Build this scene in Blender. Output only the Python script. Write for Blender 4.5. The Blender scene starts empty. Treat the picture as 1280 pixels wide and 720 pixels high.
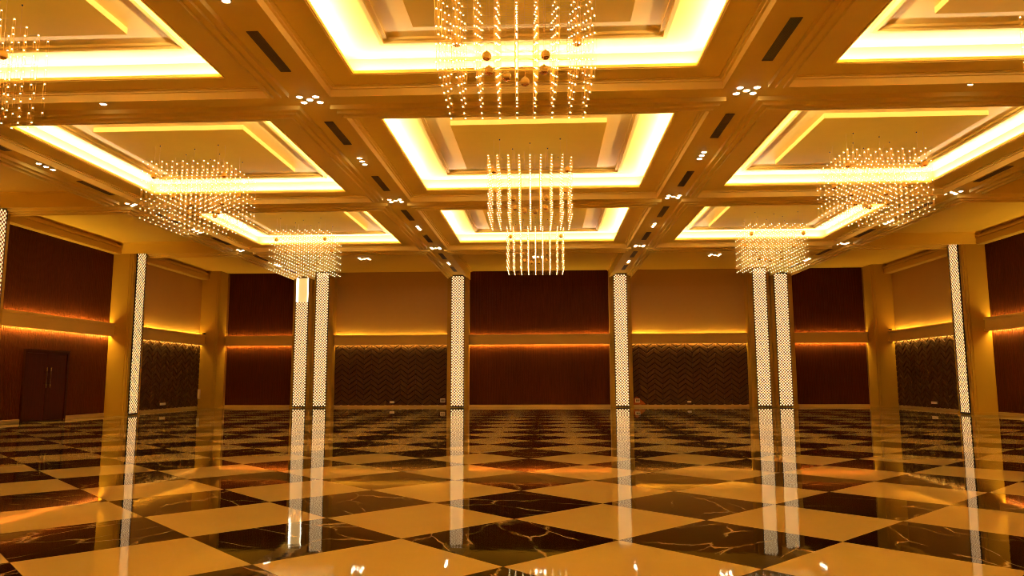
import bpy, bmesh, math, random
from mathutils import Vector, Matrix
random.seed(7)
S = 0.85                      # one plan unit (half the diagonal of a 1.2 m floor tile) in metres
sc = bpy.context.scene
COL = sc.collection
R = math.radians

# ------------------------------------------------------------------ materials
def nodemat(name):
    m = bpy.data.materials.new(name); m.use_nodes = True
    nt = m.node_tree
    return m, nt, nt.nodes['Principled BSDF']
def setp(b, **k):
    for n, v in k.items():
        n = n.replace('_', ' ')
        b.inputs[n].default_value = v
def paint(name, col, rough=0.5, bump=0.0, var=0.05, scale=3.0, spec=0.5, metal=0.0):
    m, nt, b = nodemat(name)
    tc = nt.nodes.new('ShaderNodeTexCoord')
    nz = nt.nodes.new('ShaderNodeTexNoise'); nz.inputs['Scale'].default_value = scale; nz.inputs['Detail'].default_value = 3
    nt.links.new(tc.outputs['Object'], nz.inputs['Vector'])
    mx = nt.nodes.new('ShaderNodeMix'); mx.data_type = 'RGBA'
    mx.inputs['A'].default_value = tuple(c * (1 - var) for c in col) + (1,)
    mx.inputs['B'].default_value = tuple(min(1, c * (1 + var)) for c in col) + (1,)
    nt.links.new(nz.outputs['Fac'], mx.inputs['Factor'])
    nt.links.new(mx.outputs['Result'], b.inputs['Base Color'])
    setp(b, Roughness=rough, Metallic=metal, Specular_IOR_Level=spec)
    if bump:
        bp = nt.nodes.new('ShaderNodeBump'); bp.inputs['Strength'].default_value = bump; bp.inputs['Distance'].default_value = 0.01
        nt.links.new(nz.outputs['Fac'], bp.inputs['Height']); nt.links.new(bp.outputs['Normal'], b.inputs['Normal'])
    return m
def emis(name, col, st, sample='AUTO'):
    m, nt, b = nodemat(name)
    setp(b, Base_Color=(0.8, 0.8, 0.8, 1), Roughness=0.4)
    b.inputs['Emission Color'].default_value = tuple(col) + (1,)
    b.inputs['Emission Strength'].default_value = st
    m.cycles.emission_sampling = sample
    return m
def wood(name, c1, c2, rough=0.38, spec=0.4):
    m, nt, b = nodemat(name)
    tc = nt.nodes.new('ShaderNodeTexCoord'); mp = nt.nodes.new('ShaderNodeMapping')
    mp.inputs['Scale'].default_value = (14, 14, 0.7)
    nz = nt.nodes.new('ShaderNodeTexNoise'); nz.inputs['Scale'].default_value = 2; nz.inputs['Detail'].default_value = 5
    rp = nt.nodes.new('ShaderNodeValToRGB')
    rp.color_ramp.elements[0].color = tuple(c1) + (1,); rp.color_ramp.elements[1].color = tuple(c2) + (1,)
    rp.color_ramp.elements[0].position = 0.3; rp.color_ramp.elements[1].position = 0.7
    nt.links.new(tc.outputs['Object'], mp.inputs['Vector']); nt.links.new(mp.outputs['Vector'], nz.inputs['Vector'])
    nt.links.new(nz.outputs['Fac'], rp.inputs['Fac']); nt.links.new(rp.outputs['Color'], b.inputs['Base Color'])
    setp(b, Roughness=rough, Specular_IOR_Level=spec)
    return m

LIGHT = (1.0, 0.84, 0.68)
LED = (1.0, 0.60, 0.09)
M_ceil = paint('ceiling_paint', (0.90, 0.65, 0.155), 0.55, var=0.02, spec=0.1)
M_panel = paint('coffer_panel_paint', (0.88, 0.56, 0.035), 0.65, var=0.03, spec=0.05)
M_col = paint('pillar_paint', (0.48, 0.285, 0.04), 0.5, var=0.03, spec=0.2)
M_trim = paint('ledge_paint', (0.62, 0.40, 0.095), 0.5, var=0.03, spec=0.2)
M_base = paint('baseboard_paint', (0.50, 0.36, 0.16), 0.35, var=0.08)
M_beige = paint('upper_wall_paint', (0.53, 0.315, 0.075), 0.6, var=0.04, scale=1.2)
M_slat = wood('red_brown_slats', (0.062, 0.0135, 0.0022), (0.105, 0.023, 0.0038), 0.55, 0.08)
M_leather = paint('brown_leatherette', (0.085, 0.034, 0.009), 0.5, bump=0.1, var=0.12, scale=9, spec=0.2)
M_seam = paint('black_seam', (0.010, 0.005, 0.003), 0.8, spec=0.1)
M_bare = paint('bare_orange_backing', (0.42, 0.10, 0.015), 0.7)
M_door = wood('dark_door_wood', (0.034, 0.006, 0.002), (0.052, 0.009, 0.003), 0.5, 0.12)
M_doorf = wood('door_frame_wood', (0.030, 0.006, 0.002), (0.046, 0.009, 0.003), 0.5, 0.12)
M_chrome = paint('brushed_steel', (0.62, 0.55, 0.45), 0.25, metal=1.0)
M_black = paint('black_metal', (0.012, 0.008, 0.007), 0.4)
M_screen = paint('dark_bronze_lattice', (0.30, 0.11, 0.05), 0.5, spec=0.2)
E_bare = emis('lit_back_plate', (1.0, 0.56, 0.17), 0.85)
E_tape = emis('bare_led_tape', (1.0, 0.86, 0.6), 5.0)
M_bronze = paint('dark_bronze', (0.10, 0.05, 0.02), 0.35, metal=1.0)
M_gold = paint('gold_metal', (0.86, 0.52, 0.12), 0.18, metal=1.0, scale=30)
M_wire = paint('gold_wire', (0.80, 0.52, 0.18), 0.3, metal=1.0)
M_copper = paint('dark_copper', (0.55, 0.20, 0.04), 0.2, metal=1.0, scale=25, var=0.4)
M_plate = paint('ivory_plastic', (0.80, 0.68, 0.48), 0.35)
M_insert = paint('grey_insert', (0.14, 0.10, 0.07), 0.4)
M_vent = paint('vent_brown', (0.16, 0.085, 0.035), 0.5)
M_ventd = paint('vent_dark', (0.05, 0.026, 0.012), 0.6)
M_ringw = paint('downlight_trim', (0.85, 0.72, 0.5), 0.3)
E_bulb = emis('lit_crystal_bead', (1.0, 0.84, 0.42), 10.0)
E_down = emis('lit_downlight_lens', (1.0, 0.86, 0.62), 40.0)
E_strip = emis('lit_column_diffuser', (1.0, 0.68, 0.30), 1.4)
E_led = emis('led_tape', (1.0, 0.62, 0.2), 3.0, 'NONE')
def amber():
    return paint('amber_shell', (0.95, 0.50, 0.07), 0.2, var=0.2, scale=40)
M_amber = amber()

def floor_mat():
    m, nt, b = nodemat('marble_checker')
    N = nt.nodes.new; L = nt.links.new
    def math_(op, a, bb=None, c=None):
        n = N('ShaderNodeMath'); n.operation = op
        for i, v in enumerate((a, bb, c)):
            if v is None: continue
            if isinstance(v, (int, float)): n.inputs[i].default_value = v
            else: L(v, n.inputs[i])
        return n.outputs[0]
    tc = N('ShaderNodeTexCoord'); sx = N('ShaderNodeSeparateXYZ'); L(tc.outputs['Object'], sx.inputs[0])
    x = math_('SUBTRACT', math_('DIVIDE', sx.outputs['X'], S), 0.641)
    y = math_('SUBTRACT', math_('DIVIDE', sx.outputs['Y'], S), 6.940)
    a = math_('MULTIPLY', math_('ADD', x, y), 0.5)
    c = math_('MULTIPLY', math_('SUBTRACT', x, y), 0.5)
    fa = math_('FLOOR', a); fc = math_('FLOOR', c)
    par = math_('FLOORED_MODULO', math_('ADD', fa, fc), 2.0)          # 0 black, 1 beige
    # grout distance
    ra = math_('ABSOLUTE', math_('SUBTRACT', math_('FRACT', a), 0.5)); rc = math_('ABSOLUTE', math_('SUBTRACT', math_('FRACT', c), 0.5))
    g = math_('GREATER_THAN', math_('MAXIMUM', ra, rc), 0.4975)
    cell = N('ShaderNodeCombineXYZ'); L(fa, cell.inputs[0]); L(fc, cell.inputs[1])
    wn = N('ShaderNodeTexWhiteNoise'); wn.noise_dimensions = '2D'; L(cell.outputs[0], wn.inputs['Vector'])
    # vein coordinates: shifted per tile, stretched along a diagonal
    sh = N('ShaderNodeVectorMath'); sh.operation = 'MULTIPLY_ADD'; L(wn.outputs['Color'], sh.inputs[0]); sh.inputs[1].default_value = (40, 40, 40); L(tc.outputs['Object'], sh.inputs[2])
    rot = N('ShaderNodeVectorRotate'); rot.rotation_type = 'Z_AXIS'; L(sh.outputs[0], rot.inputs['Vector']); L(math_('MULTIPLY', wn.outputs['Value'], 2.6), rot.inputs['Angle'])
    mp = N('ShaderNodeMapping'); mp.inputs['Rotation'].default_value = (0, 0, R(-38)); mp.inputs['Scale'].default_value = (0.75, 2.1, 1)
    L(rot.outputs[0], mp.inputs['Vector'])
    nz = N('ShaderNodeTexNoise'); nz.inputs['Scale'].default_value = 1.6; nz.inputs['Detail'].default_value = 5; L(mp.outputs[0], nz.inputs['Vector'])
    wv = N('ShaderNodeVectorMath'); wv.operation = 'MULTIPLY_ADD'; L(nz.outputs['Color'], wv.inputs[0]); wv.inputs[1].default_value = (0.55, 0.55, 0); L(mp.outputs[0], wv.inputs[2])
    vo = N('ShaderNodeTexVoronoi'); vo.feature = 'DISTANCE_TO_EDGE'; vo.inputs['Scale'].default_value = 1.25; L(wv.outputs[0], vo.inputs['Vector'])
    v1 = N('ShaderNodeMapRange'); v1.inputs['From Min'].default_value = 0.0; v1.inputs['From Max'].default_value = 0.034; v1.inputs['To Min'].default_value = 1; v1.inputs['To Max'].default_value = 0
    L(vo.outputs['Distance'], v1.inputs['Value'])
    nz2 = N('ShaderNodeTexNoise'); nz2.inputs['Scale'].default_value = 2.2; L(sh.outputs[0], nz2.inputs['Vector'])
    gate = N('ShaderNodeMapRange'); gate.inputs['From Min'].default_value = 0.40; gate.inputs['From Max'].default_value = 0.55; L(nz2.outputs['Fac'], gate.inputs['Value'])
    vein = math_('MULTIPLY', v1.outputs[0], gate.outputs[0])
    cl = N('ShaderNodeTexNoise'); cl.inputs['Scale'].default_value = 1.1; cl.inputs['Detail'].default_value = 6; L(sh.outputs[0], cl.inputs['Vector'])
    def mix(fac, A, B):
        n = N('ShaderNodeMix'); n.data_type = 'RGBA'
        for k, v in (('Factor', fac), ('A', A), ('B', B)):
            if isinstance(v, tuple): n.inputs[k].default_value = v + (1,)
            elif isinstance(v, (int, float)): n.inputs[k].default_value = v
            else: L(v, n.inputs[k])
        return n.outputs['Result']
    blk = mix(cl.outputs['Fac'], (0.006, 0.004, 0.003), (0.024, 0.015, 0.009))
    blk = mix(math_('MULTIPLY', vein, 0.9), blk, (0.50, 0.36, 0.20))
    bei = mix(cl.outputs['Fac'], (0.62, 0.505, 0.245), (0.71, 0.59, 0.295))
    bei = mix(math_('MULTIPLY', vein, 0.35), bei, (0.70, 0.55, 0.34))
    col = mix(par, blk, bei)
    col = mix(math_('MULTIPLY', g, 0.6), col, (0.12, 0.07, 0.03))
    L(col, b.inputs['Base Color'])
    setp(b, Roughness=0.028, Specular_IOR_Level=0.5, IOR=1.5)
    # each slab lies at a very slightly different tilt, and is polished a little unevenly
    geo = N('ShaderNodeNewGeometry')
    ctr = N('ShaderNodeVectorMath'); ctr.operation = 'SUBTRACT'; L(wn.outputs['Color'], ctr.inputs[0]); ctr.inputs[1].default_value = (0.5, 0.5, 0.5)
    scl = N('ShaderNodeVectorMath'); scl.operation = 'MULTIPLY_ADD'; L(ctr.outputs[0], scl.inputs[0]); scl.inputs[1].default_value = (0.0035, 0.0035, 0); L(geo.outputs['Normal'], scl.inputs[2])
    nm = N('ShaderNodeVectorMath'); nm.operation = 'NORMALIZE'; L(scl.outputs[0], nm.inputs[0])
    wz = N('ShaderNodeTexNoise'); wz.inputs['Scale'].default_value = 5; wz.inputs['Detail'].default_value = 2; L(sh.outputs[0], wz.inputs['Vector'])
    bp = N('ShaderNodeBump'); bp.inputs['Strength'].default_value = 0.03; bp.inputs['Distance'].default_value = 0.01
    L(wz.outputs['Fac'], bp.inputs['Height']); L(nm.outputs[0], bp.inputs['Normal']); L(bp.outputs[0], b.inputs['Normal'])
    return m
M_floor = floor_mat()

# ------------------------------------------------------------------ helpers (all coordinates in plan units)
class MB:
    def __init__(s): s.v = []; s.f = []; s.m = []
    def quad(s, pts, mi=0):
        i = len(s.v); s.v += [tuple(p) for p in pts]; s.f.append(tuple(range(i, i + len(pts)))); s.m.append(mi)
    def box(s, a, b, mi=0):
        x0, y0, z0 = [min(p, q) for p, q in zip(a, b)]; x1, y1, z1 = [max(p, q) for p, q in zip(a, b)]
        i = len(s.v)
        s.v += [(x0,y0,z0),(x1,y0,z0),(x1,y1,z0),(x0,y1,z0),(x0,y0,z1),(x1,y0,z1),(x1,y1,z1),(x0,y1,z1)]
        for f in ((3,2,1,0),(4,5,6,7),(0,1,5,4),(1,2,6,5),(2,3,7,6),(3,0,4,7)):
            s.f.append(tuple(i + k for k in f)); s.m.append(mi)
    def prism(s, poly, z0, z1, mi=0):          # poly counter-clockwise in plan
        n = len(poly); i = len(s.v)
        s.v += [(x, y, z0) for x, y in poly] + [(x, y, z1) for x, y in poly]
        s.f.append(tuple(i + n - 1 - k for k in range(n))); s.f.append(tuple(i + n + k for k in range(n))); s.m += [mi, mi]
        for k in range(n):
            l = (k + 1) % n
            s.f.append((i + k, i + l, i + n + l, i + n + k)); s.m.append(mi)
    def tube(s, p, q, r, n=4, mi=0):
        p, q = Vector(p), Vector(q); d = (q - p).normalized()
        a = d.orthogonal().normalized(); b = d.cross(a); i = len(s.v)
        for c in (p, q):
            for k in range(n):
                t = 2 * math.pi * k / n; s.v.append(tuple(c + r * (math.cos(t) * a + math.sin(t) * b)))
        for k in range(n):
            l = (k + 1) % n; s.f.append((i + k, i + l, i + n + l, i + n + k)); s.m.append(mi)
        s.f.append(tuple(i + n - 1 - k for k in range(n))); s.f.append(tuple(i + n + k for k in range(n))); s.m += [mi, mi]
    def lathe(s, prof, n=16, c=(0, 0, 0), mi=0):   # profile of (r, z) revolved about z
        i = len(s.v); m = len(prof)
        for r, z in prof:
            for k in range(n):
                t = 2 * math.pi * k / n; s.v.append((c[0] + r * math.cos(t), c[1] + r * math.sin(t), c[2] + z))
        for j in range(m - 1):
            for k in range(n):
                l = (k + 1) % n
                s.f.append((i + j*n + k, i + j*n + l, i + (j+1)*n + l, i + (j+1)*n + k)); s.m.append(mi)
    def mesh(s, name, mats, smooth=False):
        me = bpy.data.meshes.new(name)
        me.from_pydata([(x * S, y * S, z * S) for x, y, z in s.v], [], s.f)
        for m in (mats if isinstance(mats, (list, tuple)) else [mats]): me.materials.append(m)
        me.polygons.foreach_set('material_index', s.m)
        if smooth: me.polygons.foreach_set('use_smooth', [True] * len(s.f))
        me.update()
        return me
def obj(name, me, parent=None, loc=None, rotz=0):
    o = bpy.data.objects.new(name, me); COL.objects.link(o)
    if parent is not None: o.parent = parent
    if loc is not None: o.location = tuple(c * S for c in loc)
    if rotz: o.rotation_euler = (0, 0, rotz)
    return o
def tag(o, label=None, cat=None, group=None, kind=None):
    if label: o['label'] = label
    if cat: o['category'] = cat
    if group: o['group'] = group
    if kind: o['kind'] = kind
    return o
def struct(name, mb, mats, **k):
    o = obj(name, mb.mesh(name, mats, k.get('smooth', False)), k.get('parent'))
    if k.get('parent') is None: o['kind'] = 'structure'
    return o
def area(name, p, size, direction, power, col=LIGHT):
    l = bpy.data.lights.new(name, 'AREA'); l.shape = 'RECTANGLE'; l.size, l.size_y = size[0] * S, size[1] * S
    l.energy = power; l.color = col
    o = bpy.data.objects.new(name, l); COL.objects.link(o); o.location = tuple(c * S for c in p)
    d = Vector(direction).normalized()
    return o, d
def orient(o, d, xdir):
    z = -Vector(d).normalized(); x = Vector(xdir).normalized(); x = (x - x.dot(z) * z).normalized(); y = z.cross(x)
    o.rotation_euler = Matrix((x, y, z)).transposed().to_euler()

# ------------------------------------------------------------------ plan
XC = -0.39
XB = [XC - 12.87, XC - 4.375, XC + 4.375, XC + 12.87]        # long beams
YT = [-2.92, 5.60, 14.12, 22.64, 31.16]                       # cross beams
XL, XR = XC - 18.34, XC + 18.38                               # panel planes of side walls
PL, PR = -17.80, 17.02                                        # faces of the side pillars
YF, YB = 39.4, 40.0                                           # face of back pillars, back panel plane
YN = -3.0                                                     # wall behind the camera
Z0, Z1, Z2, Z3, Z4 = 7.12, 7.12, 6.92, 7.40, 7.50
RZ0, RZ1 = 3.36, 3.90                                         # ledge
BASEZ = 0.11

# ------------------------------------------------------------------ floor
b = MB(); b.quad([(XL - .3, YN, 0), (XR + .3, YN, 0), (XR + .3, YB + .3, 0), (XL - .3, YB + .3, 0)])
struct('floor', b, M_floor)

# ------------------------------------------------------------------ ceiling with beams
ceil = MB()
def ring(mb, rect, prof, sides, mi=0):
    """sweep a profile of (inset, z) inside a rectangle; sides = which of x0,x1,y0,y1 carry a beam"""
    x0, x1, y0, y1 = rect; sx0, sx1, sy0, sy1 = sides
    def corners(d, z):
        return [(x0 + d*sx0, y0 + d*sy0, z), (x1 - d*sx1, y0 + d*sy0, z), (x1 - d*sx1, y1 - d*sy1, z), (x0 + d*sx0, y1 - d*sy1, z)]
    act = [sy0, sx1, sy1, sx0]
    for (d0, z0), (d1, z1) in zip(prof, prof[1:]):
        a, c = corners(d0, z0), corners(d1, z1)
        for k in range(4):
            if not act[k]: continue
            l = (k + 1) % 4
            mb.quad([a[l], a[k], c[k], c[l]], mi)
    return corners(*prof[-1])
def beam_prof(zc):
    p = [(0, Z0), (.32, Z0), (.32, Z0 - .09), (.43, Z0 - .09), (.43, Z0 - .145), (.54, Z0 - .145), (.54, Z2), (.60, Z2), (.60, zc - .055),
         (.645, zc - .055), (.645, zc - .022), (.70, zc - .022), (.70, zc)]
    return p
HX, HY = 3.07, 3.07
coffers = []
xs = [XL] + XB + [XR]; ys = YT + [YB]
for i in range(5):
    for j in range(5):
        x0, x1, y0, y1 = xs[i], xs[i+1], ys[j], ys[j+1]
        sides = (0 if i == 0 else 1, 0 if i == 4 else 1, 1, 0 if j == 4 else 1)
        cof = 1 <= i <= 3 and j <= 3
        zc = Z1 if cof else Z3
        cs = ring(ceil, (x0, x1, y0, y1), beam_prof(zc), sides)
        if not cof:
            ceil.quad([cs[3], cs[2], cs[1], cs[0]])
        else:
            cx, cy = (x0 + x1) / 2, (y0 + y1) / 2
            if i == 1: cx = XC - 8.62
            if i == 3: cx = XC + 8.62
            hx = 3.17 if i == 2 else 2.97
            hy = HY
            h = [(cx - hx, cy - hy, zc), (cx + hx, cy - hy, zc), (cx + hx, cy + hy, zc), (cx - hx, cy + hy, zc)]
            for k in range(4):
                l = (k + 1) % 4
                ceil.quad([cs[l], cs[k], h[k], h[l]])
            coffers.append((i, j, cx, cy, hx, hy))
struct('ceiling', ceil, M_ceil)
b = MB(); b.box((XL - .3, YN - .2, 7.75), (XR + .3, YB + .3, 7.85)); struct('ceiling', b, M_ceil)

# coffers: lip, ledge, cove wall, cove ceiling, moulding and dropped centre panel
def coffer(n, cx, cy, hx, hy):
    mb = MB()
    def rect(d, z): return [(cx - hx - d, cy - hy - d, z), (cx + hx + d, cy - hy - d, z), (cx + hx + d, cy + hy + d, z), (cx - hx - d, cy + hy + d, z)]
    prof = [(0.05, Z1), (0.05, Z1 - .012), (0.022, Z1 - .012), (0.022, Z1 + .006), (0, Z1 + .006), (0, Z1 + .065), (.21, Z1 + .065), (.21, Z4)]
    mw = hx - 2.55 if hx < 3.1 else hx - 2.55
    prof += [(-mw, Z4), (-mw, Z4 - .085), (-mw - .075, Z4 - .085), (-mw - .075, Z4 - .045), (-mw - .15, Z4 - .045), (-mw - .15, Z4)]
    # moulding square is 2.55 half wide both ways
    pts = []
    for d, z in prof:
        if d < -.1:
            e = d + mw          # offset inside the moulding square
            pts.append([(cx - 2.55 - e, cy - 2.55 - e, z), (cx + 2.55 + e, cy - 2.55 - e, z), (cx + 2.55 + e, cy + 2.55 + e, z), (cx - 2.55 - e, cy + 2.55 + e, z)])
        else: pts.append(rect(d, z))
    for a, c in zip(pts, pts[1:]):
        for k in range(4):
            l = (k + 1) % 4; mb.quad([a[l], a[k], c[k], c[l]])
    last = pts[-1]; P = 1.83
    pz = [(cx - P, cy - P), (cx + P, cy - P), (cx + P, cy + P), (cx - P, cy + P)]
    for k in range(4):
        l = (k + 1) % 4
        mb.quad([last[l], last[k], (*pz[k], Z4), (*pz[l], Z4)])
    for k in range(4):
        l = (k + 1) % 4
        mb.quad([(*pz[l], Z4), (*pz[k], Z4), (*pz[k], Z4 - .115), (*pz[l], Z4 - .115)])
    o = struct('trim_%d' % n, mb, M_ceil)
    pm = MB(); pm.box((cx - P + .002, cy - P + .002, Z4 - .115), (cx + P - .002, cy + P - .002, Z4 - .02))
    obj('centre_panel', pm.mesh('centre_panel', M_panel), o)
COVE = 92.0
tn = 1
for (i, j, cx, cy, hx, hy) in coffers:
    coffer(tn, cx, cy, hx, hy); tn += 1
    z = Z1 + .085
    for sx, sy in ((1, 0), (-1, 0), (0, 1), (0, -1)):
        L = 2 * (hy if sx else hx)
        o, d = area('cove_strip', (cx + sx * (hx + .11), cy + sy * (hy + .11), z), (L, .05), (-sx * .25, -sy * .25, 1), COVE * L / 6.1)
        orient(o, d, (0, 1, 0) if sx else (1, 0, 0))

# ------------------------------------------------------------------ walls
b = MB(); b.box((XL - .3, YB + .02, 0), (XR + .3, YB + .3, 7.75)); struct('wall_back', b, M_beige)
b = MB(); b.box((XL - .3, YN, 0), (XL - .02, YB + .02, 7.75)); struct('wall_left', b, M_beige)
b = MB(); b.box((XR + .02, YN, 0), (XR + .3, YB + .02, 7.75)); struct('wall_right', b, M_beige)
b = MB(); b.box((XL - .3, YN - .2, 0), (XR + .3, YN, 7.75)); struct('wall_front', b, M_beige)

# a local wall frame: u along the wall, w out of the wall into the room
def frame_back(u, w, z): return (u, YB - w, z)
def frame_left(u, w, z): return (XL + w, u, z)
def frame_right(u, w, z): return (XR - w, u, z)
def fbox(mb, F, u0, u1, w0, w1, z0, z1, mi=0): mb.box(F(u0, w0, z0), F(u1, w1, z1), mi)

def slats(F, u0, u1, z0, z1, holes=()):
    mb = MB()
    fbox(mb, F, u0, u1, 0, .012, z0, z1)
    n = max(1, int(round((u1 - u0) / .083))); p = (u1 - u0) / n
    for k in range(n):
        a = u0 + k * p + .009; c = u0 + (k + 1) * p - .009
        zz = z0
        for h0, h1, ht in holes:
            if c > h0 and a < h1: zz = ht
        fbox(mb, F, a, c, .012, .034, zz, z1)
    return mb
def chevrons(F, u0, u1, z0, z1):
    bm = bmesh.new(); cw, ch, rise = .405, .275, .30
    n = int((u1 - u0) / cw) + 2
    def P(u, w, z): return bm.verts.new((u, w, z))
    for k in range(-1, n):
        a = u0 + k * cw; c = a + cw
        up = (k % 2 == 0)
        za, zc = (0, rise) if up else (rise, 0)
        m = int((z1 - z0 + rise) / ch) + 3
        for r in range(-3, m):
            zb = z0 + r * ch; 
            def q4(h, hv): return [(a + h, zb + za + s*h + hv), (c - h, zb + zc - s*h + hv), (c - h, zb + zc - s*h + ch - hv), (a + h, zb + za + s*h + ch - hv)]
            s = (zc - za) / cw
            vo = [P(u, .0, z) for u, z in q4(.004, .019)]; vi = [P(u, .028, z) for u, z in q4(.004, .019)]; vm = [P(u, .044, z) for u, z in q4(.016, .045)]
            for A, B in ((vo, vi), (vi, vm)):
                for q in range(4):
                    t = (q + 1) % 4; bm.faces.new((A[q], A[t], B[t], B[q]))
            bm.faces.new(vm)
    for co, no in (((u0, 0, 0), (-1, 0, 0)), ((u1, 0, 0), (1, 0, 0)), ((0, 0, z0), (0, 0, -1)), ((0, 0, z1), (0, 0, 1))):
        bmesh.ops.bisect_plane(bm, geom=bm.verts[:] + bm.edges[:] + bm.faces[:], plane_co=co, plane_no=no, clear_outer=True)
    mb = MB(); bm.verts.index_update()
    for f in bm.faces: mb.quad([F(v.co.x, v.co.y + .01, v.co.z) for v in f.verts])
    bm.free()
    fbox(mb, F, u0, u1, 0, .01, z0, z1, 1)
    return mb

def ledge(n, F, u0, u1, glow, split=None, dn=1.0, up=1.0):
    """ledge between pillars with a light strip along its top and its underside"""
    global tn
    mb = MB(); D = .33
    fbox(mb, F, u0, u1, 0, D - .10, RZ0 + .03, RZ1 - .07)
    fbox(mb, F, u0, u1, 0.19, D, RZ1 - .10, RZ1)
    fbox(mb, F, u0, u1, 0.19, D, RZ0 - .01, RZ0 + .07); fbox(mb, F, u0, u1, 0, .2, RZ0, RZ0 + .05)
    if split:
        fbox(mb, F, u0, split, .02, D - .13, RZ0 + .05, RZ1 - .09); fbox(mb, F, split, u1, .02, D - .03, RZ0 + .05, RZ1 - .09)
    else: fbox(mb, F, u0, u1, .02, D - .05, RZ0 + .05, RZ1 - .09)
    o = struct('trim_%d' % n, mb, M_trim)
    L = u1 - u0; um = (u0 + u1) / 2
    xd = (1, 0, 0) if F is frame_back else (0, 1, 0)
    wdir = Vector(F(0, 1, 0)) - Vector(F(0, 0, 0))
    segs = max(2, int(L / 1.4))
    for k in range(segs):
        a = u0 + L * (k + .5) / segs
        f = random.uniform(.55, 1.3)
        l, d = area('ledge_uplight', F(a, .095, RZ1 - .06), (L / segs * .98, .03), -wdir * .6 + Vector((0, 0, 1)), glow * up * f * L / segs, LED)
        orient(l, d, xd)
        f = random.uniform(.75, 1.2)
        l, d = area('ledge_downlight', F(a, .10, RZ0 - .004), (L / segs * .98, .03), -wdir * .6 + Vector((0, 0, -1)), glow * dn * f * L / segs, LED)
        orient(l, d, xd)

def baseboard(side, F, segs):
    mb = MB()
    for a, c in segs:
        fbox(mb, F, a, c, 0, .06, 0, BASEZ); fbox(mb, F, a, c, 0, .045, BASEZ, BASEZ + .02)
    struct('baseboard_%s' % side, mb, M_base)

def pillar(F, u0, u1, w1, z1, grooves=True):
    """pillar with stepped front arrises"""
    poly = [(u0, -.05), (u0, w1 - .16), (u0 + .02, w1 - .16), (u0 + .02, w1 - .13), (u0, w1 - .13), (u0, w1 - .055), (u0 + .035, w1 - .055), (u0 + .035, w1),
            (u1 - .035, w1), (u1 - .035, w1 - .055), (u1, w1 - .055), (u1, w1 - .13), (u1 - .02, w1 - .13), (u1 - .02, w1 - .16), (u1, w1 - .16), (u1, -.05)]
    pts = [F(u, w, 0)[:2] for u, w in poly]
    ar = sum(p[0]*q[1] - q[0]*p[1] for p, q in zip(pts, pts[1:] + pts[:1]))
    if ar < 0: pts.reverse()
    mb = MB(); mb.prism(pts, 0, z1)
    # plinth
    for a, c, w in ((u0 - .02, u1 + .02, w1 + .02),):
        fbox(mb, F, a, c, 0, w, 0, BASEZ)
    return mb
pillars = []
WF = YB - YF
WP_L, WP_R = PL - XL, XR - PR
back_p = [(-13.84, -12.76, 6.98), (-12.74, -11.60, Z3), (-5.36, -4.20, 6.98), (3.36, 4.53, 6.98), (10.67, 11.86, Z3), (11.88, 13.04, 6.98)]
for (a, c, zt) in back_p: struct('pillar', pillar(frame_back, a, c, WF, Z3), M_col)
for F, w in ((frame_left, WP_L), (frame_right, WP_R)):
    for y in YT[1:]:
        struct('pillar', pillar(F, y - .57, y + .57, w, Z3), M_col)
    struct('pillar', pillar(F, 38.95, YB - .02, w + (.05 if F is frame_left else 0.05), Z3), M_col)

PG = 'slatted and padded wall panels'
def panel(name, mb, mat, label, cat, group=None):
    o = obj(name, mb.mesh(name, [mat, M_seam])); tag(o, label, cat, group); return o
# back wall bays
CHU, CHD = 1.0, 1.0
bays_b = [(-17.66, -13.84, 'slat', 'far left bay of the back wall'), (-11.60, -5.36, 'chev', 'left of centre on the back wall'),
          (-4.20, 3.36, 'slat', 'centre bay of the back wall'), (4.53, 10.67, 'chev', 'right of centre on the back wall'), (13.04, 16.92, 'slat', 'far right bay of the back wall')]
LG_R, LG_B = 20.0, 6.5
for (a, c, kind, where) in bays_b:
    if kind == 'slat':
        panel('slatted_panel', slats(frame_back, a, c, BASEZ, RZ0 + .02), M_slat, 'dark red-brown slatted panel below the ledge, %s' % where, 'wall panel', PG)
        panel('slatted_panel', slats(frame_back, a, c, RZ1 - .1, Z3 - .02), M_slat, 'dark red-brown slatted panel above the ledge, %s' % where, 'wall panel', PG)
        ledge(tn, frame_back, a, c, LG_R, up=.42, dn=.8); tn += 1
    else:
        o = panel('padded_panel', chevrons(frame_back, a, c, BASEZ, RZ0 + .02), M_leather, 'brown padded chevron panel below the beige wall, %s' % where, 'wall panel', PG)
        if a > 0:
            t = MB(); q = [frame_back(u, .074, z) for u, z in ((4.56, .13), (5.22, .13), (5.20, .19), (4.76, .56), (4.56, .42))]
            q2 = [frame_back(u, .05, z) for u, z in ((4.56, .13), (5.22, .13), (5.20, .19), (4.76, .56), (4.56, .42))]
            t.quad(q)
            for k in range(5): t.quad([q[k], q[(k+1) % 5], q2[(k+1) % 5], q2[k]])
            p = obj('bare_patch', t.mesh('bare_patch', M_bare), o); p['label'] = 'orange-red patch at the lower left corner of the padded panel'
        ledge(tn, frame_back, a, c, LG_B, split=(-8.35 if a < 0 else None), up=.65, dn=.9); tn += 1
baseboard('back', frame_back, [(a, c) for a, c, *_ in bays_b])
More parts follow.
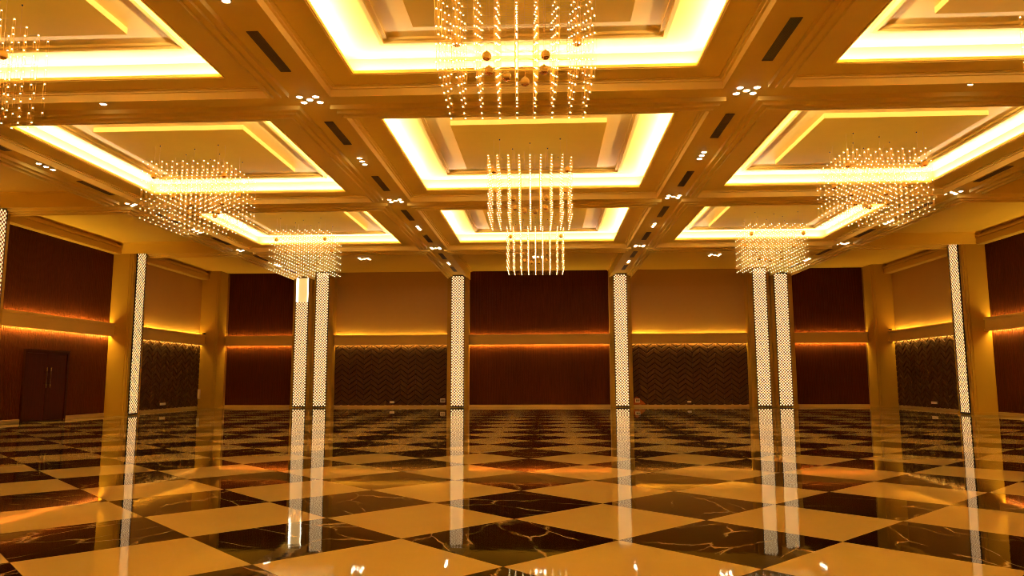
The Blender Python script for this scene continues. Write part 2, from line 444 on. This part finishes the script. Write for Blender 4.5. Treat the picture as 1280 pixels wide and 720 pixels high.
# side wall bays
DU0, DU1, DH = 25.55, 28.0, 2.58
for F, side in ((frame_left, 'left'), (frame_right, 'right')):
    segs = []
    for k, (a, c) in enumerate([(31.73, 38.95), (23.21, 30.59), (14.69, 22.07), (6.17, 13.55), (-3.0, 5.03)]):
        chev = k % 2 == 0
        pos = ['farthest bay of the %s wall', 'second bay from the back on the %s wall', 'third bay from the back on the %s wall', 'fourth bay from the back on the %s wall', 'nearest bay of the %s wall'][k] % side
        door = (side == 'left' and k == 1)
        if chev:
            panel('padded_panel', chevrons(F, a, c, BASEZ, RZ0 + .02), M_leather, 'brown padded chevron panel below the ledge, %s' % pos, 'wall panel', PG)
            ledge(tn, F, a, c, LG_B, up=.9, dn=.8); tn += 1
        else:
            panel('slatted_panel', slats(F, a, c, BASEZ, RZ0 + .02, [(DU0 - .02, DU1 + .02, DH + .03)] if door else ()), M_slat,
                  ('dark red-brown slatted panel around the double door, below the left wall ledge' if door else 'dark red-brown slatted panel below the ledge, %s' % pos), 'wall panel', PG)
            panel('slatted_panel', slats(F, a, c, RZ1 - .1, 6.92), M_slat, 'dark red-brown slatted panel above the ledge, %s' % pos, 'wall panel', PG)
            ledge(tn, F, a, c, LG_R, up=.7, dn=1.0); tn += 1
        # bulkhead over the bay with a shadow gap under the ceiling
        mb = MB()
        fbox(mb, F, a + .0, c - .0, 0, .36, 6.90, 7.26); fbox(mb, F, a, c, .36, .39, 6.93, 7.0); fbox(mb, F, a, c, .36, .40, 7.17, 7.26)
        fbox(mb, F, a, c, 0, .2, 7.26, Z3)
        struct('trim_%d' % tn, mb, M_trim); tn += 1
        segs += [(a, DU0), (DU1, c)] if door else [(a, c)]
    baseboard(side, F, segs)

# double door in the left wall
d = obj('door_1', None, None, (XL, (DU0 + DU1) / 2, 0)); d['kind'] = 'structure'
W = (DU1 - DU0) / 2
fr = MB()
fr.box((.012, -W, 0), (.10, -W + .10, DH)); fr.box((.012, W - .10, 0), (.10, W, DH)); fr.box((.012, -W + .10, DH - .10), (.10, W - .10, DH)); fr.box((.012, -W - .03, DH), (.12, W + .03, DH + .035))
obj('door_frame', fr.mesh('door_frame', M_doorf), d)
for s in (-1, 1):
    lf = MB(); y0, y1 = sorted((s * .008, s * (W - .105)))
    lf.box((.014, y0, .012), (.06, y1, DH - .105))
    o = obj('door_leaf', lf.mesh('door_leaf', M_door), d)
    h = MB(); yy = s * .11
    h.tube((.155, yy, 1.34), (.155, yy, 1.84), .026, 10)
    for za, zb_ in ((1.22, 1.34), (1.84, 1.96)): h.tube((.155, yy, za), (.155, yy, zb_), .028, 10, 1)
    h.tube((.06, yy, 1.38), (.155, yy, 1.38), .016, 8, 1); h.tube((.06, yy, 1.80), (.155, yy, 1.80), .016, 8, 1)
    hh = obj('handle', h.mesh('handle', [M_bronze, M_chrome]), o); hh['label'] = 'dark pull handle with bright ends'
    for z in (.5, 1.25, 2.1):
        g = MB(); ye = s * (W - .10); g.box((.058, ye - .02, z), (.078, ye + .02, z + .14)); obj('hinge', g.mesh('hinge', M_chrome), o)

# ------------------------------------------------------------------ lit column panels
def column_light(base, rotz, ztop, label, bare=None, zb=.06):
    """face looks along local -y; local x across the strip"""
    W = .335
    fr = MB()
    fr.box((-W - .02, 0, zb - .03), (-W, -.05, ztop)); fr.box((W, 0, zb - .03), (W + .02, -.05, ztop))
    fr.box((-W, 0, ztop - .03), (W, -.05, ztop)); fr.box((-W, 0, zb - .03), (W, -.05, zb + .03)); fr.box((-W, .0, zb), (W, -.006, ztop - .03))
    o = obj('column_light', fr.mesh('column_light', M_black), None, base, rotz)
    tag(o, label, 'column light', 'patterned light panels on the pillars')
    df = MB(); df.box((-W, -.0062, zb + .03), (W, -.022, bare if bare else ztop - .03))
    dd = obj('diffuser', df.mesh('diffuser', E_strip), o)
    zt = bare if bare else ztop - .03
    # perforated screen: staggered round holes
    sm = MB(); p = .149; n = int(round((zt - zb - .03) / p)); ph = (zt - zb - .03) / n; y = -.046; cols = 4.5
    px = 2 * W / cols
    r = .058
    for q in range(2 * n + 1):                     # rows of half pitch
        pass
    # square tiles half pitch each: checkerboard of hole / solid cells, holes are octagons slightly larger than the cell
    hx, hz = px / 2, ph / 2
    for a in range(9):
        for c in range(2 * n):
            x0 = -W + a * hx; z0 = zb + .03 + c * hz; x1, z1 = x0 + hx, z0 + hz
            if (a + c) % 2 == 1:
                sm.quad([(x0 + .014, y, z0 + .0), (x1 - .014, y, z0), (x1, y, z0 + .014), (x1, y, z1 - .014), (x1 - .014, y, z1), (x0 + .014, y, z1), (x0, y, z1 - .014), (x0, y, z0 + .014)])
                sm.quad([(x0, y + .008, z0), (x1, y + .008, z0), (x1, y + .008, z1), (x0, y + .008, z1)])
            else:
                t = .017
                for (ax, az, bx, bz, cx, cz) in ((x0, z0, x0 + t, z0, x0, z0 + t), (x1, z0, x1, z0 + t, x1 - t, z0), (x1, z1, x1 - t, z1, x1, z1 - t), (x0, z1, x0, z1 - t, x0 + t, z1)):
                    sm.quad([(ax, y, az), (bx, y, bz), (cx, y, cz)])
    obj('lattice_screen', sm.mesh('lattice_screen', M_screen), o)
    if bare:
        bp = MB(); bp.box((-W, -.0062, bare), (W, -.015, ztop - .03)); pl = obj('back_plate', bp.mesh('back_plate', E_bare), o)
        for x0, x1 in ((-W, -W + .10), (W - .045, W)):
            t = MB(); t.box((x0, -.015, bare), (x1, -.04, ztop - .03)); obj('light_tape', t.mesh('light_tape', E_tape), o)
    return o
G = 'patterned light panels on the pillars'
column_light((-13.33, YF, 0), 0, 7.05, 'lit lattice column panel with its top bare and glowing, left pillar pair', bare=5.70)
column_light((-12.22, YF, 0), 0, 7.34, 'full-height lit lattice panel on the right pillar of the left pillar pair')
column_light((-4.79, YF, 0), 0, 7.08, 'lit lattice panel on the single back pillar left of the centre red panel')
column_light((3.95, YF, 0), 0, 7.08, 'lit lattice panel on the single back pillar right of the centre red panel')
column_light((11.32, YF, 0), 0, 7.34, 'full-height lit lattice panel on the left pillar of the right pillar pair')
column_light((12.43, YF, 0), 0, 7.05, 'lit lattice panel on the right pillar of the right pillar pair, under the beam')
column_light((PL, 31.16, 0), R(90), 7.08, 'lit lattice panel on the left wall pillar between door bay and chevron bay')
column_light((PR, 31.16, 0), R(-90), 7.08, 'lit lattice panel on the right wall pillar, between slatted and chevron bays')
column_light((PL, 22.64, 0), R(90), 7.08, 'lit lattice panel at the left edge, on the pillar before the door bay')

# ------------------------------------------------------------------ chandeliers
CAM = Vector((0, -.05, 1.454))
off = [-1.02]
for k in range(8): off.append(off[-1] + (.221 if k in (0, 7) else .2663))
NX = len(off)
ZT, ZBOT, NL = 6.885, 5.455, 7
lev = [ZT + (ZBOT - ZT) * k / (NL - 1) for k in range(NL)]
skip = {(8, 0)}
bb = bmesh.new(); bmesh.ops.create_icosphere(bb, subdivisions=1, radius=.0108 * S)
me_bulb = bpy.data.meshes.new('bulb'); bb.to_mesh(me_bulb); bv = [v.co.copy() / S for v in bb.verts]; bf = [[v.index for v in f.verts] for f in bb.faces]; bb.free()
me_bulb.materials.append(E_bulb); me_bulb.polygons.foreach_set('use_smooth', [True] * len(me_bulb.polygons))
WR = .0023
def strand_mesh():
    m = MB()
    for s in (-1, 1): m.tube((s * .02, 0, ZBOT - .03 - 6), (s * .02, 0, ZT + .03 - 6), WR, 3)
    for z in lev: m.tube((-.02, 0, z - 6), (.02, 0, z - 6), WR, 3)
    return m.mesh('strand', M_wire)
me_strand = strand_mesh()
def net_mesh():
    m = MB()
    for t in off: m.tube((-1.02, t, 0), (1.02, t, 0), WR * .8, 3)
    for y in off:
        for a, c in zip(off, off[1:]):              # slack loops between the strands
            xm = (a + c) / 2; m.tube((a + .03, y, .002), (xm, y, .035), WR * .6, 3); m.tube((xm, y, .035), (c - .03, y, .002), WR * .6, 3)
    return m.mesh('wire_net', M_wire)
me_net = net_mesh()
def hang_mesh():
    m = MB(); m.tube((0, 0, 0), (0, 0, Z4 - .12 - ZT), WR * .8, 3); m.lathe([(.0, Z4 - .145 - ZT), (.013, Z4 - .14 - ZT), (.013, Z4 - .118 - ZT), (0, Z4 - .118 - ZT)], 8, (0, 0, 0), 1)
    return m.mesh('hanging_wire', [M_wire, M_black])
me_hang = hang_mesh()
def ball_meshes():
    r = .070; lo = MB(); up = MB()
    lo.lathe([(.001, -r)] + [(r * math.sin(t), -r * math.cos(t)) for t in [R(k) for k in range(10, 56, 11)]], 14)
    up.lathe([(r * .80, -r * .57), (r * .87, -r * .56), (r * .93, -r * .45)] + [(r * math.cos(t), r * math.sin(t)) for t in [R(k) for k in range(-20, 90, 15)]] + [(.012, r), (.012, r + .014), (.0, r + .014)], 14)
    return lo.mesh('gold_ball', M_copper, True), up.mesh('crown', M_amber, True)
me_ball, me_crown = ball_meshes()
balls = [(-.90, -.70, 6.60), (.92, -.72, 6.60), (-.87, .25, 6.32), (.88, .27, 6.32), (-.44, .35, 6.15), (.42, .32, 6.15), (-.40, .22, 5.87), (.39, .20, 5.87), (-.15, .25, 5.80), (.12, .60, 5.86)]
def ballwire(z):
    m = MB(); m.tube((0, 0, .08), (0, 0, Z4 - .12 - z), WR, 3); return m.mesh('pendant_wire', M_wire)
me_bw = [ballwire(z) for _, _, z in balls]
rows = {1: 'nearest', 2: 'middle', 3: 'farthest'}
cols = {1: 'left', 2: 'centre', 3: 'right'}
lab = {(1, 1): 'bead chandelier cut by the left edge of the picture', (2, 1): 'largest bead chandelier, cut by the top edge, in the nearest centre coffer', (3, 1): 'bead chandelier cut by the right edge of the picture',
       (1, 2): 'square bead chandelier in the middle coffer on the left', (2, 2): 'square bead chandelier in the middle coffer of the centre row', (3, 2): 'square bead chandelier in the middle coffer on the right',
       (1, 3): 'bead chandelier in the farthest left coffer, before the pillar pair', (2, 3): 'bead chandelier in the farthest centre coffer, before the dark red panel', (3, 3): 'bead chandelier in the farthest right coffer, before the pillar pair'}
for (i, j, cx, cy, hx, hy) in coffers:
    if j == 0: continue
    root = obj('bead_chandelier', None, None, (cx, cy, ZBOT - .03))
    if i == 2: root.rotation_euler = (0, 0, R({1: 2.0, 2: 1.0, 3: .6}[j]))     # hung a touch out of square
    tag(root, lab[(i, j)], 'chandelier', 'bead chandeliers in the ceiling coffers')
    zz = ZBOT - .03
    pos = []
    for a, x in enumerate(off):
        for c, y in enumerate(off):
            if (a, c) in skip: continue
            obj('strand', me_strand, root, (x, y, 6 - zz))
            for z in lev: pos.append((x, y, z))
    for z in lev: obj('wire_net', me_net, root, (0, 0, z - zz))
    for (x, y) in ((-.75, -.75), (.75, -.75), (-.75, .75), (.75, .75), (0, -.45), (0, .45), (-.45, 0), (.45, 0)):
        obj('hanging_wire', me_hang, root, (x, y, ZT - zz))
    for k, (x, y, z) in enumerate(balls):
        q = obj('gold_ball', me_ball, root, (x, y, z - zz)); obj('crown', me_crown, q); obj('pendant_wire', me_bw[k], q)
    def pix(p):
        v = Vector((p[0] + cx, p[1] + cy, p[2])) - CAM
        return v.length + (50 if abs(v.x) > .69 * v.y else 0)
    pos.sort(key=pix)
    for p in pos[:100]: obj('bulb', me_bulb, root, (p[0], p[1], p[2] - zz))
    vs, fs = [], []
    for p in pos[100:]:
        n = len(vs); vs += [((v.x + p[0]) * S, (v.y + p[1]) * S, (v.z + p[2] - zz) * S) for v in bv]; fs += [[n + t for t in f] for f in bf]
    me = bpy.data.meshes.new('bulb_cluster'); me.from_pydata(vs, [], fs); me.materials.append(E_bulb); me.update()
    o = obj('bulb_cluster', me, root); o['kind'] = 'stuff'

# ------------------------------------------------------------------ downlights
def dl_mesh():
    r = MB(); r.lathe([(.060, .0), (.060, -.012), (.078, -.010), (.080, .0)], 20)
    l = MB(); l.lathe([(.0005, -.026), (.022, -.024), (.042, -.017), (.055, -.008), (.060, -.003)], 20)
    l.f = [tuple(reversed(f)) for f in l.f]
    return r.mesh('recessed_downlight', M_ringw), l.mesh('lens', E_down)
me_ring, me_lens = dl_mesh()
def downlight(x, y, z, label):
    o = obj('recessed_downlight', me_ring, None, (x, y, z - .001)); tag(o, label, 'ceiling light', 'recessed ceiling downlights')
    obj('lens', me_lens, o)
quin = [(-.165, -.15, 'near left'), (.165, -.15, 'near right'), (0, 0, 'middle'), (-.165, .15, 'far left'), (.165, .15, 'far right')]
bn = ['outer left beam', 'inner left beam', 'inner right beam', 'outer right beam']
yn = {14.12: 'nearest', 22.64: 'middle', 31.16: 'farthest'}
for bi, x in enumerate(XB):
    for y in (14.12, 22.64, 31.16):
        for dx, dy, w in quin:
            if bi in (0, 3) and y < 20: continue
            downlight(x + dx, y + dy, Z0, '%s one of five downlights where %s meets %s cross beam' % (w, bn[bi], yn[y]))
    for y, w2 in ((9.9, 'before the nearest cross beam'), (18.38, 'between nearest and middle cross beams'), (26.9, 'between middle and farthest cross beams'), (35.4, 'beyond the farthest cross beam')):
        if bi in (0, 3) and y < 12: continue
        for k, dy in enumerate((-.28, 0, .28)):
            if y < 12 and (bi != 1 or k < 2): continue
            downlight(x, y + dy, Z0, '%s one of three downlights in %s, %s' % (['nearest', 'middle', 'farthest'][k], bn[bi], w2))
for cx, w2 in ((XC - 8.55, 'left'), (XC, 'centre'), (XC + 8.5, 'right')):
    for dx, dy, w in quin: downlight(cx + dx * 1.25, 35.4 + dy * 1.25, Z3, '%s one of five downlights in the flat %s ceiling by the back wall' % (w, w2))
downlight(-9.08, 14.12, Z0, 'single downlight in the nearest cross beam, between the two left coffers')
downlight(8.25, 14.02, Z0, 'single downlight in the nearest cross beam, between the two right coffers')

# ------------------------------------------------------------------ air vents
def vent_meshes():
    w, l = .085, .78; f = MB()
    f.box((-w - .012, -l - .012, 0), (-w, l + .012, -.014)); f.box((w, -l - .012, 0), (w + .012, l + .012, -.014)); f.box((-w, -l - .012, 0), (w, -l, -.014)); f.box((-w, l, 0), (w, l + .012, -.014))
    f.box((-w, -l, -.001), (w, l, -.003), 1); f.box((-w, .18, -.003), (w, .20, -.013))
    g = MB()
    for k in range(9):
        x = -w + .012 + k * (2 * w - .024) / 8; g.box((x - .004, -l, -.003), (x + .004, l, -.012))
    return f.mesh('air_vent', [M_vent, M_ventd]), g.mesh('grille', M_vent)
me_vent, me_gr = vent_meshes()
vy = [(11.95, 'before the nearest downlight cluster'), (16.2, 'just beyond the nearest cross beam'), (20.6, 'just before the middle cross beam'), (24.75, 'just beyond the middle cross beam'), (29.0, 'just before the farthest cross beam'), (33.3, 'just beyond the farthest cross beam'), (37.3, 'closest to the back wall')]
for bi, x in enumerate(XB):
    for y, w in vy:
        if bi in (0, 3) and y < 14: continue
        o = obj('air_vent', me_vent, None, (x, y, Z0 - .001)); tag(o, 'dark slot air vent in the %s, %s' % (bn[bi], w), 'air vent', 'slot air vents along the beams')
        obj('grille', me_gr, o)

# ------------------------------------------------------------------ small fittings on the walls
def socket(F, u, z, label, w=.21, h=.12, square=False):
    m = MB(); d0 = .074
    fbox(m, F, u - w, u + w, .03, d0 + .02, z - h, z + h)
    o = obj('wall_socket', m.mesh('wall_socket', M_plate)); tag(o, label, 'wall socket', 'pale wall sockets')
    k = MB()
    if square: fbox(k, F, u - w * .6, u + w * .1, d0 + .02, d0 + .026, z - h * .5, z + h * .5); fbox(k, F, u + w * .3, u + w * .75, d0 + .02, d0 + .026, z - h * .5, z + h * .5)
    else: fbox(k, F, u - w * .65, u - w * .15, d0 + .02, d0 + .026, z - h * .45, z + h * .45); fbox(k, F, u + w * .15, u + w * .65, d0 + .02, d0 + .026, z - h * .45, z + h * .45)
    p = obj('outlet', k.mesh('outlet', M_insert if square else M_plate), o)
socket(frame_back, -8.40, .27, 'small pale socket low in the middle of the left back chevron panel', .13, .055)
socket(frame_back, -5.64, .36, 'square pale socket plate beside the single back pillar, left chevron panel', .13, .11, True)
socket(frame_back, 4.80, .34, 'square pale socket plate on the orange-red patch of the chevron panel', .13, .11, True)
socket(frame_back, 7.53, .27, 'small pale socket low in the middle of the right back chevron panel', .10, .045)
socket(frame_left, 35.3, .34, 'small pale socket low on the left wall chevron panel', .24, .055)
socket(frame_right, 35.4, .34, 'small pale socket low on the right wall chevron panel', .24, .055)
m = MB(); m.box((XL + .07, 38.93, .50), (XL + .19, 38.85, 1.0)); m.box((XL + .08, 38.85, .56), (XL + .18, 38.82, .92))
o = obj('wall_box', m.mesh('wall_box', M_plate)); tag(o, 'small pale upright box on the left corner pillar, beside the chevron panel', 'wall box')
for F, w, side in ((frame_left, .28, 'left'), (frame_right, .28, 'right')):
    m = MB(); p, q = F(38.72, w, RZ1 + .07), F(38.90, w, RZ1 + .07)
    m.tube(p, q, .045, 10); m.tube(F(38.81, w, RZ1), F(38.81, w, RZ1 + .04), .02, 6)
    o = obj('ledge_fitting', m.mesh('ledge_fitting', M_black)); tag(o, 'small black fitting on the far end of the ledge, %s wall' % side, 'fitting')

# ------------------------------------------------------------------ camera
cd = bpy.data.cameras.new('camera'); cam = bpy.data.objects.new('camera', cd); COL.objects.link(cam)
f, yaw, pitch, roll = 921.0, -.047, .124, -.0031
cd.sensor_width = 36; cd.lens = f / 1280 * 36; cd.clip_start = .05; cd.clip_end = 200
cy_, sy_, cp, sp = math.cos(yaw), math.sin(yaw), math.cos(pitch), math.sin(pitch)
fw = Vector((sy_ * cp, cy_ * cp, sp)); rt = Vector((cy_, -sy_, 0)); up = rt.cross(fw)
c, s = math.cos(roll), math.sin(roll)
r2, u2 = c * rt + s * up, -s * rt + c * up
cam.matrix_world = Matrix.Translation(CAM * S) @ Matrix((r2, u2, -fw)).transposed().to_4x4()
sc.camera = cam

# ------------------------------------------------------------------ world and colour
w = bpy.data.worlds.new('world'); sc.world = w; w.use_nodes = True
w.node_tree.nodes['Background'].inputs['Color'].default_value = (0, 0, 0, 1)
sc.view_settings.view_transform = 'Standard'; sc.view_settings.look = 'None'
sc.view_settings.exposure = 0.08; sc.view_settings.gamma = 1.0; sc.view_settings.use_curve_mapping = False
sc.cycles.max_bounces = 10; sc.cycles.diffuse_bounces = 6; sc.cycles.glossy_bounces = 4
sc.cycles.use_denoising = True; sc.cycles.filter_width = 1.0; sc.cycles.denoising_prefilter = 'NONE'; sc.cycles.use_adaptive_sampling = False
sc.cycles.caustics_reflective = False; sc.cycles.caustics_refractive = False
